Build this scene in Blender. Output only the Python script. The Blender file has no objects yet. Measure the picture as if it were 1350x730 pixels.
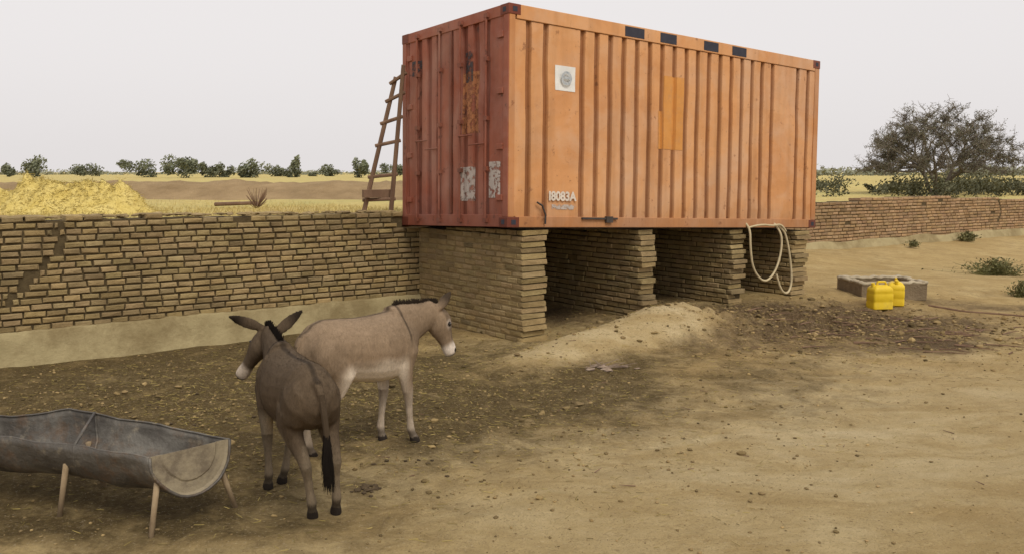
import bpy, bmesh, math, random
import numpy as np
from mathutils import Vector, Matrix, noise
random.seed(7); np.random.seed(7)
R=random.uniform
scene=bpy.context.scene
YAW=0.6452
O=Vector((-0.0565,10.472,0))
LM=Matrix.Translation(O)@Matrix.Rotation(YAW,4,'Z')
LMI=LM.inverted()
def sm(a,b,x):
    t=max(0.0,min(1.0,(x-a)/(b-a))); return t*t*(3-2*t)
# ---------------------------------------------------------------- materials
def new_mat(name):
    m=bpy.data.materials.new(name); m.use_nodes=True
    nt=m.node_tree; b=nt.nodes['Principled BSDF']
    return m,nt,b
def ramp(nt,fac,stops):
    r=nt.nodes.new('ShaderNodeValToRGB'); e=r.color_ramp.elements
    while len(e)<len(stops): e.new(0.5)
    for i,(p,c) in enumerate(stops):
        e[i].position=p; e[i].color=(c[0],c[1],c[2],1)
    nt.links.new(fac,r.inputs[0]); return r.outputs[0]
def g3(k): return (k,k,k)
def noi(nt,scale,detail=6,rough=.6,vec=None,dist=0):
    n=nt.nodes.new('ShaderNodeTexNoise'); n.inputs['Scale'].default_value=scale
    n.inputs['Detail'].default_value=detail; n.inputs['Roughness'].default_value=rough
    n.inputs['Distortion'].default_value=dist
    if vec is not None: nt.links.new(vec,n.inputs['Vector'])
    return n.outputs['Fac']
def mix(nt,fac,a,b,mode='MIX'):
    m=nt.nodes.new('ShaderNodeMix'); m.data_type='RGBA'; m.blend_type=mode
    for s,v in ((m.inputs[0],fac),(m.inputs[6],a),(m.inputs[7],b)):
        if isinstance(v,(int,float)): s.default_value=v
        elif isinstance(v,(tuple,list)): s.default_value=(v[0],v[1],v[2],1)
        else: nt.links.new(v,s)
    return m.outputs[2]
def mth(nt,op,a,b=None,clamp=False):
    m=nt.nodes.new('ShaderNodeMath'); m.operation=op; m.use_clamp=clamp
    for i,v in enumerate((a,b)):
        if v is None: continue
        if isinstance(v,(int,float)): m.inputs[i].default_value=v
        else: nt.links.new(v,m.inputs[i])
    return m.outputs[0]
def bump(nt,b,h,strength,dist=.01,prev=None):
    n=nt.nodes.new('ShaderNodeBump'); n.inputs['Strength'].default_value=strength; n.inputs['Distance'].default_value=dist
    nt.links.new(h,n.inputs['Height'])
    if prev is not None: nt.links.new(prev,n.inputs['Normal'])
    nt.links.new(n.outputs[0],b.inputs['Normal']); return n.outputs[0]
def vec(nt,scale=(1,1,1),kind='Object',rot=0):
    t=nt.nodes.new('ShaderNodeTexCoord'); m=nt.nodes.new('ShaderNodeMapping')
    m.inputs['Scale'].default_value=scale; m.inputs['Rotation'].default_value=(0,0,rot)
    nt.links.new(t.outputs[kind],m.inputs[0]); return m.outputs[0]
def simple(name,c1,c2,scale=5,rough=.85,bstr=.3,bscale=None,bdist=.01,attr=False,vs=(1,1,1),metal=0,spec=.3,patch=None):
    m,nt,b=new_mat(name)
    v=vec(nt,vs)
    col=ramp(nt,noi(nt,scale,8,.65,v),[(.3,c1),(.7,c2)])
    if patch: # large stains
        col=mix(nt,ramp(nt,noi(nt,patch[0],7,.7,v),[(patch[1],g3(0)),(patch[1]+.16,g3(patch[2]))]),col,patch[3])
    if attr:
        a=nt.nodes.new('ShaderNodeAttribute'); a.attribute_name='Col'
        col=mix(nt,1.0,col,a.outputs['Color'],'MULTIPLY')
    nt.links.new(col,b.inputs['Base Color'])
    b.inputs['Roughness'].default_value=rough; b.inputs['Metallic'].default_value=metal
    b.inputs['Specular IOR Level'].default_value=spec
    if bstr: bump(nt,b,noi(nt,bscale or scale*4,8,.7,v),bstr,bdist)
    return m
# ---------------------------------------------------------------- mesh builder
class MB:
    def __init__(s): s.v=[];s.f=[];s.c=[];s.mi=[]
    def add(s,vs,fs,col=(1,1,1),mi=0):
        o=len(s.v); s.v+= [tuple(p) for p in vs]
        s.f+= [tuple(i+o for i in f) for f in fs]; s.c+= [col]*len(vs); s.mi+=[mi]*len(fs)
    def box(s,a,b,col=(1,1,1),mi=0,M=None):
        x0,y0,z0=a;x1,y1,z1=b
        vs=[Vector(p) for p in ((x0,y0,z0),(x1,y0,z0),(x1,y1,z0),(x0,y1,z0),(x0,y0,z1),(x1,y0,z1),(x1,y1,z1),(x0,y1,z1))]
        if M: vs=[M@p for p in vs]
        s.add(vs,[(0,3,2,1),(4,5,6,7),(0,1,5,4),(1,2,6,5),(2,3,7,6),(3,0,4,7)],col,mi)
    def seg(s,p,q,r0,r1,n=5,col=(1,1,1),mi=0,cap=True):
        p=Vector(p);q=Vector(q);t=(q-p)
        if t.length<1e-6: return
        t.normalize(); a=t.orthogonal().normalized(); b=t.cross(a)
        vs=[]
        for c,r in ((p,r0),(q,r1)):
            for i in range(n):
                an=2*math.pi*i/n; vs.append(c+a*math.cos(an)*r+b*math.sin(an)*r)
        fs=[(i,(i+1)%n,n+(i+1)%n,n+i) for i in range(n)]
        if cap: fs+=[tuple(range(n-1,-1,-1)),tuple(range(n,2*n))]
        s.add(vs,fs,col,mi)
    def tube(s,pts,ws,hs,side,n=14,col=(1,1,1),mi=0):
        pts=[Vector(p) for p in pts]; sides=side if isinstance(side,list) else [Vector(side)]*len(pts)
        vs=[];m=len(pts)
        for i,p in enumerate(pts):
            t=(pts[min(i+1,m-1)]-pts[max(i-1,0)]).normalized()
            sd=Vector(sides[i]); sd=(sd-t*sd.dot(t)).normalized(); nn=t.cross(sd)
            for k in range(n):
                an=2*math.pi*k/n; vs.append(p+sd*ws[i]*math.cos(an)+nn*hs[i]*math.sin(an))
        fs=[]
        for i in range(m-1):
            for k in range(n):
                a=i*n+k;b=i*n+(k+1)%n; fs.append((a,b,b+n,a+n))
        fs.append(tuple(range(n-1,-1,-1))); fs.append(tuple(range((m-1)*n,m*n)))
        s.add(vs,fs,col,mi)
    def blob(s,c,r,sc=(1,1,1),col=(1,1,1),mi=0,jit=.25):
        vs=[];c=Vector(c); a0=R(0,6.28)
        for (z,k,rr) in ((-.8,1,0),(-.45,6,.8),(.3,6,.95),(.85,3,.45)):
            for i in range(k):
                an=a0+2*math.pi*i/k
                j=1+R(-jit,jit)
                vs.append(c+Vector((math.cos(an)*rr*r*sc[0]*j,math.sin(an)*rr*r*sc[1]*j,z*r*sc[2]*j)))
        fs=[(0,1+(i+1)%6,1+i) for i in range(6)]
        fs+=[(1+i,1+(i+1)%6,7+(i+1)%6,7+i) for i in range(6)]
        for i in range(3):
            a=7+2*i;b=7+2*i+1;d=7+(2*i+2)%6
            fs+=[(a,b,13+i),(b,d,13+(i+1)%3,13+i)]
        fs.append((13,14,15))
        s.add(vs,fs,col,mi)
    def obj(s,name,mats,parent=None,M=None,smooth=False,bevel=0):
        me=bpy.data.meshes.new(name); me.from_pydata(s.v,[],s.f); 
        ca=me.color_attributes.new('Col','FLOAT_COLOR','POINT')
        arr=np.ones((len(s.v),4),dtype=np.float32); arr[:,:3]=np.array(s.c,dtype=np.float32).reshape(-1,3)
        ca.data.foreach_set('color',arr.ravel())
        for m in (mats if isinstance(mats,list) else [mats]): me.materials.append(m)
        me.polygons.foreach_set('material_index',s.mi)
        me.polygons.foreach_set('use_smooth',[smooth]*len(me.polygons))
        me.update()
        ob=bpy.data.objects.new(name,me); scene.collection.objects.link(ob)
        if parent: ob.parent=parent
        if M is not None: ob.matrix_world=M
        if bevel:
            b=ob.modifiers.new('Bevel','BEVEL'); b.width=bevel; b.segments=2; b.limit_method='ANGLE'
        return ob
def empty(name,M=None):
    e=bpy.data.objects.new(name,None); scene.collection.objects.link(e)
    if M is not None: e.matrix_world=M
    return e
# ---------------------------------------------------------------- camera / light
cam=bpy.data.cameras.new('camera'); co=bpy.data.objects.new('camera',cam); scene.collection.objects.link(co)
cam.sensor_width=36; cam.lens=1178.8/1350*36; cam.clip_end=3000; cam.clip_start=.05
co.location=(0,0,2.071); co.rotation_euler=(math.pi/2-.1165,0,0); scene.camera=co
SUN_EL=math.radians(52); sd=Vector((.46,-.89,0)).normalized()  # direction toward the sun
sdir=Vector((sd.x*math.cos(SUN_EL),sd.y*math.cos(SUN_EL),math.sin(SUN_EL)))
sl=bpy.data.lights.new('sun','SUN'); sl.energy=1.8; sl.angle=math.radians(24); sl.color=(1,.92,.78)
so=bpy.data.objects.new('sun',sl); scene.collection.objects.link(so); so.rotation_euler=sdir.to_track_quat('Z','Y').to_euler()
w=bpy.data.worlds.new('World'); scene.world=w; w.use_nodes=True; nt=w.node_tree
bg=nt.nodes['Background']; sk=nt.nodes.new('ShaderNodeTexSky'); sk.sky_type='NISHITA'; sk.sun_disc=False
sk.sun_elevation=SUN_EL; sk.sun_rotation=math.atan2(sd.x,sd.y); sk.dust_density=5; sk.air_density=1
hs=nt.nodes.new('ShaderNodeHueSaturation'); hs.inputs['Saturation'].default_value=.15; hs.inputs['Value'].default_value=1
nt.links.new(sk.outputs[0],hs.inputs['Color'])
mx=mix(nt,.8,hs.outputs[0],(7.9,7.55,7.5))
nt.links.new(mx,bg.inputs[0]); bg.inputs[1].default_value=.120
scene.view_settings.view_transform='Standard'; scene.view_settings.look='None'; scene.view_settings.exposure=0
# ---------------------------------------------------------------- terrain height
def fr(x,y,s,o=4,seed=0): return noise.fractal(Vector((x*s,y*s,seed)),1.0,2.0,o)
def gauss(x,y,cx,cy,rx,ry,ang=0):
    dx=x-cx;dy=y-cy; c=math.cos(ang);s=math.sin(ang)
    a=(dx*c+dy*s)/rx; b=(-dx*s+dy*c)/ry
    return math.exp(-(a*a+b*b))
def loc(x,y):
    p=LMI@Vector((x,y,0)); return p.x,p.y
def H(x,y):
    lx,ly=loc(x,y)
    near=1-sm(14,30,math.hypot(x-2,y-8))
    h=.035*fr(x,y,.5,3)+(.016*fr(x,y,3.0,4,5) if near>0 else 0)
    ramp_=sm(.9,2.6,lx)*(1-sm(8,14,lx))*sm(-2.0,-.3,ly)*(1-sm(4,8,ly))
    h+=.15*ramp_
    h+=.22*gauss(x,y,2.0,11.15,.85,.50,.45)+.17*gauss(x,y,1.2,10.55,1.1,.40,.68)+.09*gauss(x,y,.5,9.75,1.0,.42,.7)
    mud=gauss(x,y,3.7,11.9,2.1,1.0,.35)
    h+=mud*(.12*abs(fr(x,y,2.6,4,9))+.07*fr(x,y,6,3,2))
    dk=gauss(x,y,-1.7,8.2,2.6,1.8,.2)
    h+=dk*.065*abs(fr(x,y,5,4,3))
    h+=.05*gauss(x,y,.98,9.1,.4,.2)
    h+=.22*sm(1.6,4.0,ly)*sm(7.5,10,lx)
    return h
def axis(lo,hi,step,far,g=1.22):
    a=list(np.arange(lo,hi+1e-6,step)); s=step
    while a[-1]<far: s*=g; a.append(a[-1]+s)
    s=step
    while a[0]>-far: s*=g; a.insert(0,a[0]-s)
    return a
xs=axis(-6.5,8.5,.05,900); ys=axis(4.2,15.5,.05,900)
nx,ny=len(xs),len(ys)
V=[];A=[]
for y in ys:
    for x in xs:
        r=math.hypot(x,y)
        z=H(x,y) if r<60 else 0.0
        V.append((x,y,z))
        lx,ly=loc(x,y)
        if r<60:
            n=fr(x,y,.9,4,11)*.5
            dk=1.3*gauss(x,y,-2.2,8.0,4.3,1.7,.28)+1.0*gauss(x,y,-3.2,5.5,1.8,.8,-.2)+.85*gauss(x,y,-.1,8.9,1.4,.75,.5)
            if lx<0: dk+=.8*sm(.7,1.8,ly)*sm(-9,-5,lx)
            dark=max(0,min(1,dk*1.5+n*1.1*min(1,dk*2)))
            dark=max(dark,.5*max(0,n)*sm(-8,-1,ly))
            mud=min(1,1.8*gauss(x,y,3.9,11.9,2.5,1.15,.28)*(1+n))
            mud=max(mud,.9*gauss(x,y,1.2,12.9,2.2,.8,.62)*(1+n),.8*gauss(x,y,4.7,10.7,2.0,.6,.1)*(1+2*n))
            mud=max(mud,.6*gauss(x,y,7.5,13.6,2.5,.5,-.3),.5*gauss(x,y,6.3,12.6,1.5,.7,0)*(1+2*n))
            md=gauss(x,y,1.9,11.05,.9,.5,.5)+gauss(x,y,1.1,10.35,1.1,.42,.70)+.7*gauss(x,y,.4,9.7,.9,.4,.7)
            mud*=max(0,1-1.4*md); dark*=max(0,1-1.2*md)
            pale=min(1,max(0,.95*gauss(x,y,2.6,7.0,3.8,2.2,.55)+.9*md+n*.5))
        else: dark=mud=0;pale=.3
        A.append((dark,max(0,mud),pale,1))
F=[(j*nx+i,j*nx+i+1,(j+1)*nx+i+1,(j+1)*nx+i) for j in range(ny-1) for i in range(nx-1)]
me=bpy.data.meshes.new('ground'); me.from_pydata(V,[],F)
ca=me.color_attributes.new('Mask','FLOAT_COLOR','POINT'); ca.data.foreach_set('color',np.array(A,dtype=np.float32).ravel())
me.polygons.foreach_set('use_smooth',[True]*len(F))
ground=bpy.data.objects.new('ground',me); scene.collection.objects.link(ground)
m,nt,b=new_mat('dirt'); v=vec(nt)
big=noi(nt,.7,6,.6,v,.6); mid=noi(nt,3.5,8,.72,v,.5); fine=noi(nt,22,8,.78,v); grit=noi(nt,95,4,.7,v)
streak=noi(nt,1.4,8,.70,vec(nt,(.5,1.15,1),rot=-.55),.6)
base=ramp(nt,big,[(.3,(.46,.32,.135)),(.5,(.54,.395,.18)),(.7,(.61,.465,.235))])
base=mix(nt,ramp(nt,streak,[(.44,g3(0)),(.64,g3(.6))]),base,(.38,.26,.105))
base=mix(nt,ramp(nt,mid,[(.44,g3(0)),(.64,g3(.6))]),base,(.39,.27,.11))
at=nt.nodes.new('ShaderNodeAttribute'); at.attribute_name='Mask'
sp=nt.nodes.new('ShaderNodeSeparateColor'); nt.links.new(at.outputs['Color'],sp.inputs[0])
pale=mth(nt,'MULTIPLY',sp.outputs[2],ramp(nt,streak,[(.38,g3(.95)),(.58,g3(.25))]),True)
base=mix(nt,pale,base,(.66,.54,.32))
def patchy(ch,k):
    t=mth(nt,'ADD',ch,mth(nt,'MULTIPLY',mth(nt,'SUBTRACT',mid,.5),k),True)
    return mth(nt,'MULTIPLY',t,mth(nt,'MULTIPLY',ch,2.5,True),True)
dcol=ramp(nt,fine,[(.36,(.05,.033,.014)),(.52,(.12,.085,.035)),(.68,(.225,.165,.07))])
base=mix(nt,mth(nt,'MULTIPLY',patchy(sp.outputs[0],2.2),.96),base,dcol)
mcol=ramp(nt,fine,[(.36,(.06,.038,.02)),(.54,(.145,.097,.05)),(.7,(.30,.21,.12))])
base=mix(nt,patchy(sp.outputs[1],1.8),base,mcol)
base=mix(nt,ramp(nt,fine,[(.32,g3(.7)),(.45,g3(0))]),base,(.22,.145,.06))
base=mix(nt,ramp(nt,grit,[(.32,g3(.75)),(.44,g3(0))]),base,(.19,.125,.055))
base=mix(nt,ramp(nt,noi(nt,55,5,.7,v),[(.58,g3(0)),(.70,g3(.6))]),base,(.68,.57,.39))
nt.links.new(base,b.inputs['Base Color']); b.inputs['Roughness'].default_value=.95; b.inputs['Specular IOR Level'].default_value=.15
p=bump(nt,b,fine,1.0,.05); p=bump(nt,b,grit,.7,.012,p); bump(nt,b,mid,.6,.07,p)
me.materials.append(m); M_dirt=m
def FZ(x,y):
    lx,ly=loc(x,y)
    far=math.hypot(x,y)
    z=1.48-.45*sm(7,16,lx)*(1-sm(40,90,far))+.03*fr(x,y,.35,3,4)*(1-sm(60,120,far))
    return z
xf=axis(-12,20,.5,1500,1.3); tf=[0,.15,.35,.6,1,1.5,2,3,4,5,6.5,8,10,12,15,18,22,27,33,40,50,65,85,120,180,300,600,1400]
V=[];nxf=len(xf)
for t in tf:
    for lx in xf:
        ed=2.62 if lx<6.25 else 4.3-(lx-12)*.03*(1 if lx<45 else 0)-(0 if lx<45 else 1)
        p=LM@Vector((lx,ed+t,0)); V.append((p.x,p.y,FZ(p.x,p.y)))
F=[(j*nxf+i,j*nxf+i+1,(j+1)*nxf+i+1,(j+1)*nxf+i) for j in range(len(tf)-1) for i in range(nxf-1)]
me=bpy.data.meshes.new('field'); me.from_pydata(V,[],F); me.polygons.foreach_set('use_smooth',[True]*len(F))
fo=bpy.data.objects.new('field',me); scene.collection.objects.link(fo)
m,nt,b=new_mat('field_grass'); v=vec(nt)
c=ramp(nt,noi(nt,.35,6,.6,v,.5),[(.3,(.48,.36,.115)),(.5,(.55,.45,.15)),(.7,(.43,.39,.13))])
c=mix(nt,ramp(nt,noi(nt,6,8,.7,v),[(.35,g3(.7)),(.6,g3(0))]),c,(.32,.23,.09))
nt.links.new(c,b.inputs['Base Color']); b.inputs['Roughness'].default_value=1; bump(nt,b,noi(nt,20,6,.7,v),.6,.05)
me.materials.append(m)
# ---------------------------------------------------------------- bricks
M_brick=simple('mud_brick',(.245,.178,.084),(.39,.29,.145),6,.95,.9,35,.02,attr=True,patch=(.7,.50,.6,(.185,.132,.064)))
M_mort=simple('mud_mortar',(.06,.042,.02),(.12,.088,.043),9,1,.6,40,.02)
M_plin=simple('mud_plaster',(.29,.235,.12),(.40,.33,.18),2.2,.95,.7,18,.03,patch=(1.2,.45,.75,(.19,.14,.065)))
def brick(mb,a,b,T,tint,ch=.009,jj=.006):
    (x0,y0,z0),(x1,y1,z1)=a,b; c=ch
    vs=[];j=lambda:R(-jj,jj)
    for y,i in ((y0,c),(y0+c,0),(y1-c,0),(y1,c)):
        for X,Z in ((x0+i,z0+i),(x1-i,z0+i),(x1-i,z1-i),(x0+i,z1-i)):
            vs.append(T((X+j(),y+j()*.7,Z+j()*.8)))
    fs=[(0,1,2,3),(15,14,13,12)]
    for k in range(3):
        for i in range(4):
            p=k*4+i;q=k*4+(i+1)%4; fs.append((p,p+4,q+4,q))
    mb.add(vs,fs,tint)
def tint():
    k=R(.82,1.14)
    if random.random()<.05: k*=.7
    return (k*R(.97,1.04),k,k*R(.90,1.06))
def courses(mb,a0,a1,b0,b1,z0,ztop,T,ch=.0735,ln=.20,gap=.019,crack=None,miss=0.003):
    z=z0;row=0
    while True:
        off=(row%2)*ln/2+R(-.04,.04); a=a0-off
        while a<a1:
            L=ln*R(.84,1.14); s=max(a,a0); e=min(a+L-gap*R(.8,1.2),a1)
            if z+ch*.7<ztop((s+e)/2) and e-s>.04 and random.random()>=miss:
                d=R(-.007,.008); dz=R(-.003,.003); wob=.012*noise.noise(Vector((s*.6,z*1.5,0)))
                top=z+ch-gap*R(.85,1.1)+dz
                segs=[(s,e)]
                if crack:
                    xc=crack(z)
                    if xc is not None:
                        w=R(.03,.06)
                        if s<xc+w and e>xc-w: segs=[(s,xc-w),(xc+w,e)]
                for (p,q) in segs:
                    if q-p>.03: brick(mb,(p,b0+d,z+dz+wob),(q,b1+R(-.006,.006),top+wob),T,tint())
            a+=L
        z+=ch;row+=1
        if (z>ztop(a0)+.5 and z>ztop(a1)+.5) or row>60: break
I=lambda p:p
lw=empty('mud_brick_wall',LM)
mb=MB()
def wtop(x):
    if x>-.08: return 1.31-.0376*x
    return 1.54+(-x)*.012+.03*noise.noise(Vector((x*1.7,0,3)))+.015*noise.noise(Vector((x*6,0,3)))
def crack(z):
    if z>1.22: return -4.33+.03*math.sin(z*40)
    if z>.6: return -4.33-(1.22-z)*.95+.02*math.sin(z*50)
    return None
courses(mb,-14,6.2,2.42,2.78,.36,wtop,I,crack=crack)
mb.obj('bricks',M_brick,lw,LM)
mb=MB()
for i in range(101):
    x=-14+i*.2
    mb.box((x,2.447,0),(x+.2,2.765,wtop(x+.1)-.05))
mb.box((6.2,2.45,0),(6.5,4.4,1.3))
mb.obj('mortar_core',M_mort,lw,LM)
mb=MB()
for i in range(420):
    x=R(-12,-.1); y=R(2.45,2.75); mb.blob((x,y,wtop(x)-.015),R(.02,.05),(1.5,1,.5),g3(R(.8,1.15)),jit=.4)
mb.obj('cap_rubble',M_brick,lw,LM)
mb=MB(); n=260; vs=[];fs=[]
for i in range(n+1):
    x=-14+20.1*i/n; nn=noise.noise(Vector((x*.9,1,1)));n2=noise.noise(Vector((x*3,5,1)));n3=noise.noise(Vector((x*8,5,4)))
    zt=.365+.025*nn+.018*n2+.012*n3
    for (y,z) in ((2.24+.06*nn+.03*n3,-.15),(2.31+.03*n2,.06),(2.365+.015*nn,.22),(2.385+.006*n3,zt-.02),(2.402,zt),(2.5,zt+.006)):
        vs.append((x,y,z))
for i in range(n):
    for k in range(5): a=i*6+k; fs.append((a,a+6,a+7,a+1))
mb.add(vs,fs); mb.obj('plinth',M_plin,lw,LM,smooth=True)
RA=LM@Matrix.Translation((6.2,4.42,0))@Matrix.Rotation(-.036,4,'Z')
rw=empty('mud_brick_wall',RA); mb=MB()
def rtop(x): 
    s=x+6.2
    return 1.36+.14*math.exp(-((s-16.5)/3.5)**2)-.008*(s-12)+.06*noise.noise(Vector((x*.6,2,3)))+.04*noise.noise(Vector((x*3,2,3)))
courses(mb,0,42,0,.36,.32,rtop,I,ln=.24,ch=.08,miss=.008,crack=lambda z:14.6+.06*math.sin(z*9) if z>.6 else None)
mb.obj('bricks',simple('mud_brick_reddish',(.27,.17,.09),(.42,.285,.16),3,.95,.8,35,.02,attr=True,patch=(.5,.52,.5,(.22,.15,.08))),rw,RA)
mb=MB()
for i in range(140):
    x=i*.3; mb.box((x,.02,0),(x+.3,.34,rtop(x+.15)-.05))
mb.obj('mortar_core',M_mort,rw,RA)
mb=MB();vs=[];fs=[];n=160
for i in range(n+1):
    x=42*i/n; nn=noise.noise(Vector((x*.9,1,7)))
    zt=.40+.06*nn
    for (y,z) in ((-.30+.05*nn,-.1),(-.13+.03*nn,.2),(-.03,zt-.03),(-.01,zt),(.1,zt+.006)): vs.append((x,y,z))
for i in range(n):
    for k in range(4): a=i*5+k; fs.append((a,a+5,a+6,a+1))
mb.add(vs,fs); mb.obj('plinth',M_plin,rw,RA,smooth=True)
pe=empty('brick_pier_foundation',LM)
T2=lambda p:(p[1],p[0],p[2])
ctop=lambda x,y:1.427-.0376*x-.0362*y-.012
for k,(x0,x1) in enumerate(((.24,.62),(2.22,2.5),(4.08,4.38),(5.56,5.92))):
    mb=MB()
    xm=(x0+x1)/2
    z=-.05;row=0;ch=.072
    while z<ctop(xm,1.2)-.02:
        fj=R(-.055,.055) if k else R(-.02,.02)
        y=.02+fj
        first=True
        while y<2.4:
            L=R(.19,.25) if not(first and row%2) else R(.10,.14)
            e=min(y+L-.014,2.41); top=min(z+ch-.014,ctop(xm,(y+e)/2)-.002)
            if e-y>.04 and top-z>.02:
                j=R(-.014,.014) if k else R(-.005,.005); j2=R(-.025,.025)
                brick(mb,(y,x0+j,z),(e,x1+j2,top),T2,tint(),.010,.007)
            y+=L; first=False
        z+=ch;row+=1
    mb.obj('pier_%d'%(k+1),M_brick,pe,LM)
    mb=MB(); mb.box((x0+(.010 if k==0 else .02),.07,-.1),(x1-.03,2.41,ctop(xm,2.4)-.04)); mb.obj('core_%d'%(k+1),M_mort if k else simple('mud_mortar_light',(.19,.135,.065),(.28,.205,.10),9,1,.6,40,.02),pe,LM)
# ---------------------------------------------------------------- container
u=Vector((math.cos(YAW)*math.cos(-.0376),math.sin(YAW)*math.cos(-.0376),math.sin(-.0376)))
vv=Vector((-math.sin(YAW)*math.cos(-.0362),math.cos(YAW)*math.cos(-.0362),math.sin(-.0362)))
ww=u.cross(vv).normalized()
CM=Matrix(((u.x,vv.x,ww.x,O.x),(u.y,vv.y,ww.y,O.y),(u.z,vv.z,ww.z,1.427),(0,0,0,1)))
def paint(name,c1,c2,c3,rust=(.13,.055,.03),fade=.6,rs=.5,chalk=(.5,.4,.32),ck=.3):
    m,nt,b=new_mat(name); v=vec(nt); vstr=vec(nt,(5,5,.45))
    c=ramp(nt,noi(nt,1.1,5,.6,v,.4),[(.3,c1),(.5,c2),(.7,c3)])
    c=mix(nt,ramp(nt,noi(nt,2.6,6,.6,v,.5),[(.45,g3(0)),(.7,g3(fade))]),c,tuple(x*.8+.09 for x in c3))
    # broad sun-chalked areas and a few run-down stains
    c=mix(nt,ramp(nt,noi(nt,.8,5,.6,vec(nt,(1,1,.7)),.8),[(.50,g3(0)),(.72,g3(ck))]),c,chalk)
    c=mix(nt,ramp(nt,noi(nt,1.0,4,.55,vstr),[(.50,g3(0)),(.72,g3(.38))]),c,tuple(x*.55 for x in c2))
    c=mix(nt,ramp(nt,noi(nt,6,9,.72,v),[(.60,g3(0)),(.66,g3(.8))]),c,rust)
    c=mix(nt,ramp(nt,noi(nt,1.7,9,.68,vec(nt,(2,2,1.2))),[(.63,g3(0)),(.70,g3(rs))]),c,rust)
    c=mix(nt,ramp(nt,noi(nt,28,5,.7,v),[(.64,g3(0)),(.70,g3(.6))]),c,rust)
    tc=nt.nodes.new('ShaderNodeTexCoord'); sx=nt.nodes.new('ShaderNodeSeparateXYZ'); nt.links.new(tc.outputs['Object'],sx.inputs[0])
    zz=mth(nt,'ADD',sx.outputs[2],mth(nt,'MULTIPLY',noi(nt,4,6,.7,vstr),.9))
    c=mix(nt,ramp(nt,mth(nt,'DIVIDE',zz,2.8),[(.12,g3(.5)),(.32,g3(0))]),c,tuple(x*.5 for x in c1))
    at=nt.nodes.new('ShaderNodeAttribute'); at.attribute_name='Col'
    c=mix(nt,1.0,c,at.outputs['Color'],'MULTIPLY')
    nt.links.new(c,b.inputs['Base Color']); b.inputs['Roughness'].default_value=.6; b.inputs['Specular IOR Level'].default_value=.3
    bump(nt,b,noi(nt,2.2,3,.5,v),.45,.04)
    return m
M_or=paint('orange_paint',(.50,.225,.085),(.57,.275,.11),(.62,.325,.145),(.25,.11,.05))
M_rd=paint('red_oxide_paint',(.24,.07,.04),(.30,.09,.05),(.34,.12,.07),(.11,.045,.03),.45,.6,(.40,.24,.18),.45)
M_or2=simple('bright_orange_paint',(.54,.235,.055),(.60,.28,.075),6,.65,.1,patch=(9,.50,.7,(.48,.235,.09)))
M_dk=simple('dark_steel',(.035,.03,.03),(.07,.055,.045),8,.7,.3)
M_navy=simple('dark_blue_panel',(.02,.022,.035),(.04,.04,.055),8,.6,.1)
ct=empty('shipping_container',CM)
Lc,Wc,Hc=6.06,2.44,2.59
def dent(a,z): return .016*noise.noise(Vector((a*1.6,z*1.3,7)))+.008*noise.noise(Vector((a*4,z*3,2)))
def corr(prof,z0,z1,T,mb,dark=(.55,.5,.5)):
    vs=[];nz=16
    cs=[]
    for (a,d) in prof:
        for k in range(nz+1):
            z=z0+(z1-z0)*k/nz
            vs.append(T(a,max(.004,d+dent(a,z)*min(1,k,nz-k)),z)); cs.append(dark if d>.03 else (1,1,1))  # recess vertices tinted darker: groove shade put into the colour
    fs=[]
    for i in range(len(prof)-1):
        for k in range(nz):
            p=i*(nz+1)+k; fs.append((p,p+nz+1,p+nz+2,p+1))
    o=len(mb.v); mb.v+=[tuple(q) for q in vs]; mb.f+=[tuple(i+o for i in f) for f in fs]; mb.c+=cs; mb.mi+=[0]*len(fs)
def groove(c,w=.058,sl=.012,d=.055):
    return [(c-w/2-sl,.014),(c-w/2,d),(c+w/2,d),(c+w/2+sl*1.6,.014)]
prof=[(.09,.014)]
gs=[.30,.565]+[1.15+.2345*i for i in range(17)]+[5.52,5.78]
for g in gs: prof+=groove(g)
prof+=[(Lc-.09,.014)]
mb=MB()
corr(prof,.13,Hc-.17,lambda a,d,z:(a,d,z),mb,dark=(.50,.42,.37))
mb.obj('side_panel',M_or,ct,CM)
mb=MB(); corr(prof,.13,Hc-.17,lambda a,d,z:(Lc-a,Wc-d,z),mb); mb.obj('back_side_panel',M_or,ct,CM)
pe2=[(.1,.012)]
for g in [.3+.23*i for i in range(9)]: pe2+=groove(g)
pe2+=[(Wc-.1,.012)]
mb=MB(); corr(pe2,.13,Hc-.12,lambda a,d,z:(Lc-d,a,z),mb); mb.obj('far_end_panel',M_or,ct,CM)
mb=MB()
mb.box((.08,.08,.0),(Lc-.08,Wc-.08,.125)); mb.obj('floor',M_dk,ct,CM)
mb=MB(); n=30
for i in range(n):
    x=.085+(Lc-.17)*i/n; mb.box((x,.075,Hc-.06),(x+(Lc-.17)/n-.03,Wc-.075,Hc-.012))
mb.box((.085,.075,Hc-.085),(Lc-.075,Wc-.075,Hc-.03)); mb.obj('roof',M_or,ct,CM)
mb=MB()
mb.box((.12,0,Hc-.165),(Lc-.12,.07,Hc)); mb.box((.12,.0,.0),(Lc-.12,.06,.13),(.85,.8,.78))
mb.box((.12,Wc-.07,Hc-.12),(Lc-.12,Wc,Hc)); mb.box((.12,Wc-.06,0),(Lc-.12,Wc,.13))
mb.box((Lc-.07,.12,Hc-.12),(Lc,Wc-.12,Hc)); mb.box((Lc-.07,.12,0),(Lc,Wc-.12,.13))
mb.box((Lc-.11,.002,.12),(Lc-.002,.12,Hc-.12),(.8,.75,.72)); mb.box((Lc-.11,Wc-.12,.12),(Lc-.002,Wc-.002,Hc-.12)); mb.box((0.014,.002,.12),(.1,.1,Hc-.12),(.85,.78,.72))
mb.obj('rails',M_or,ct,CM,bevel=.006)
mb=MB()
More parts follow.
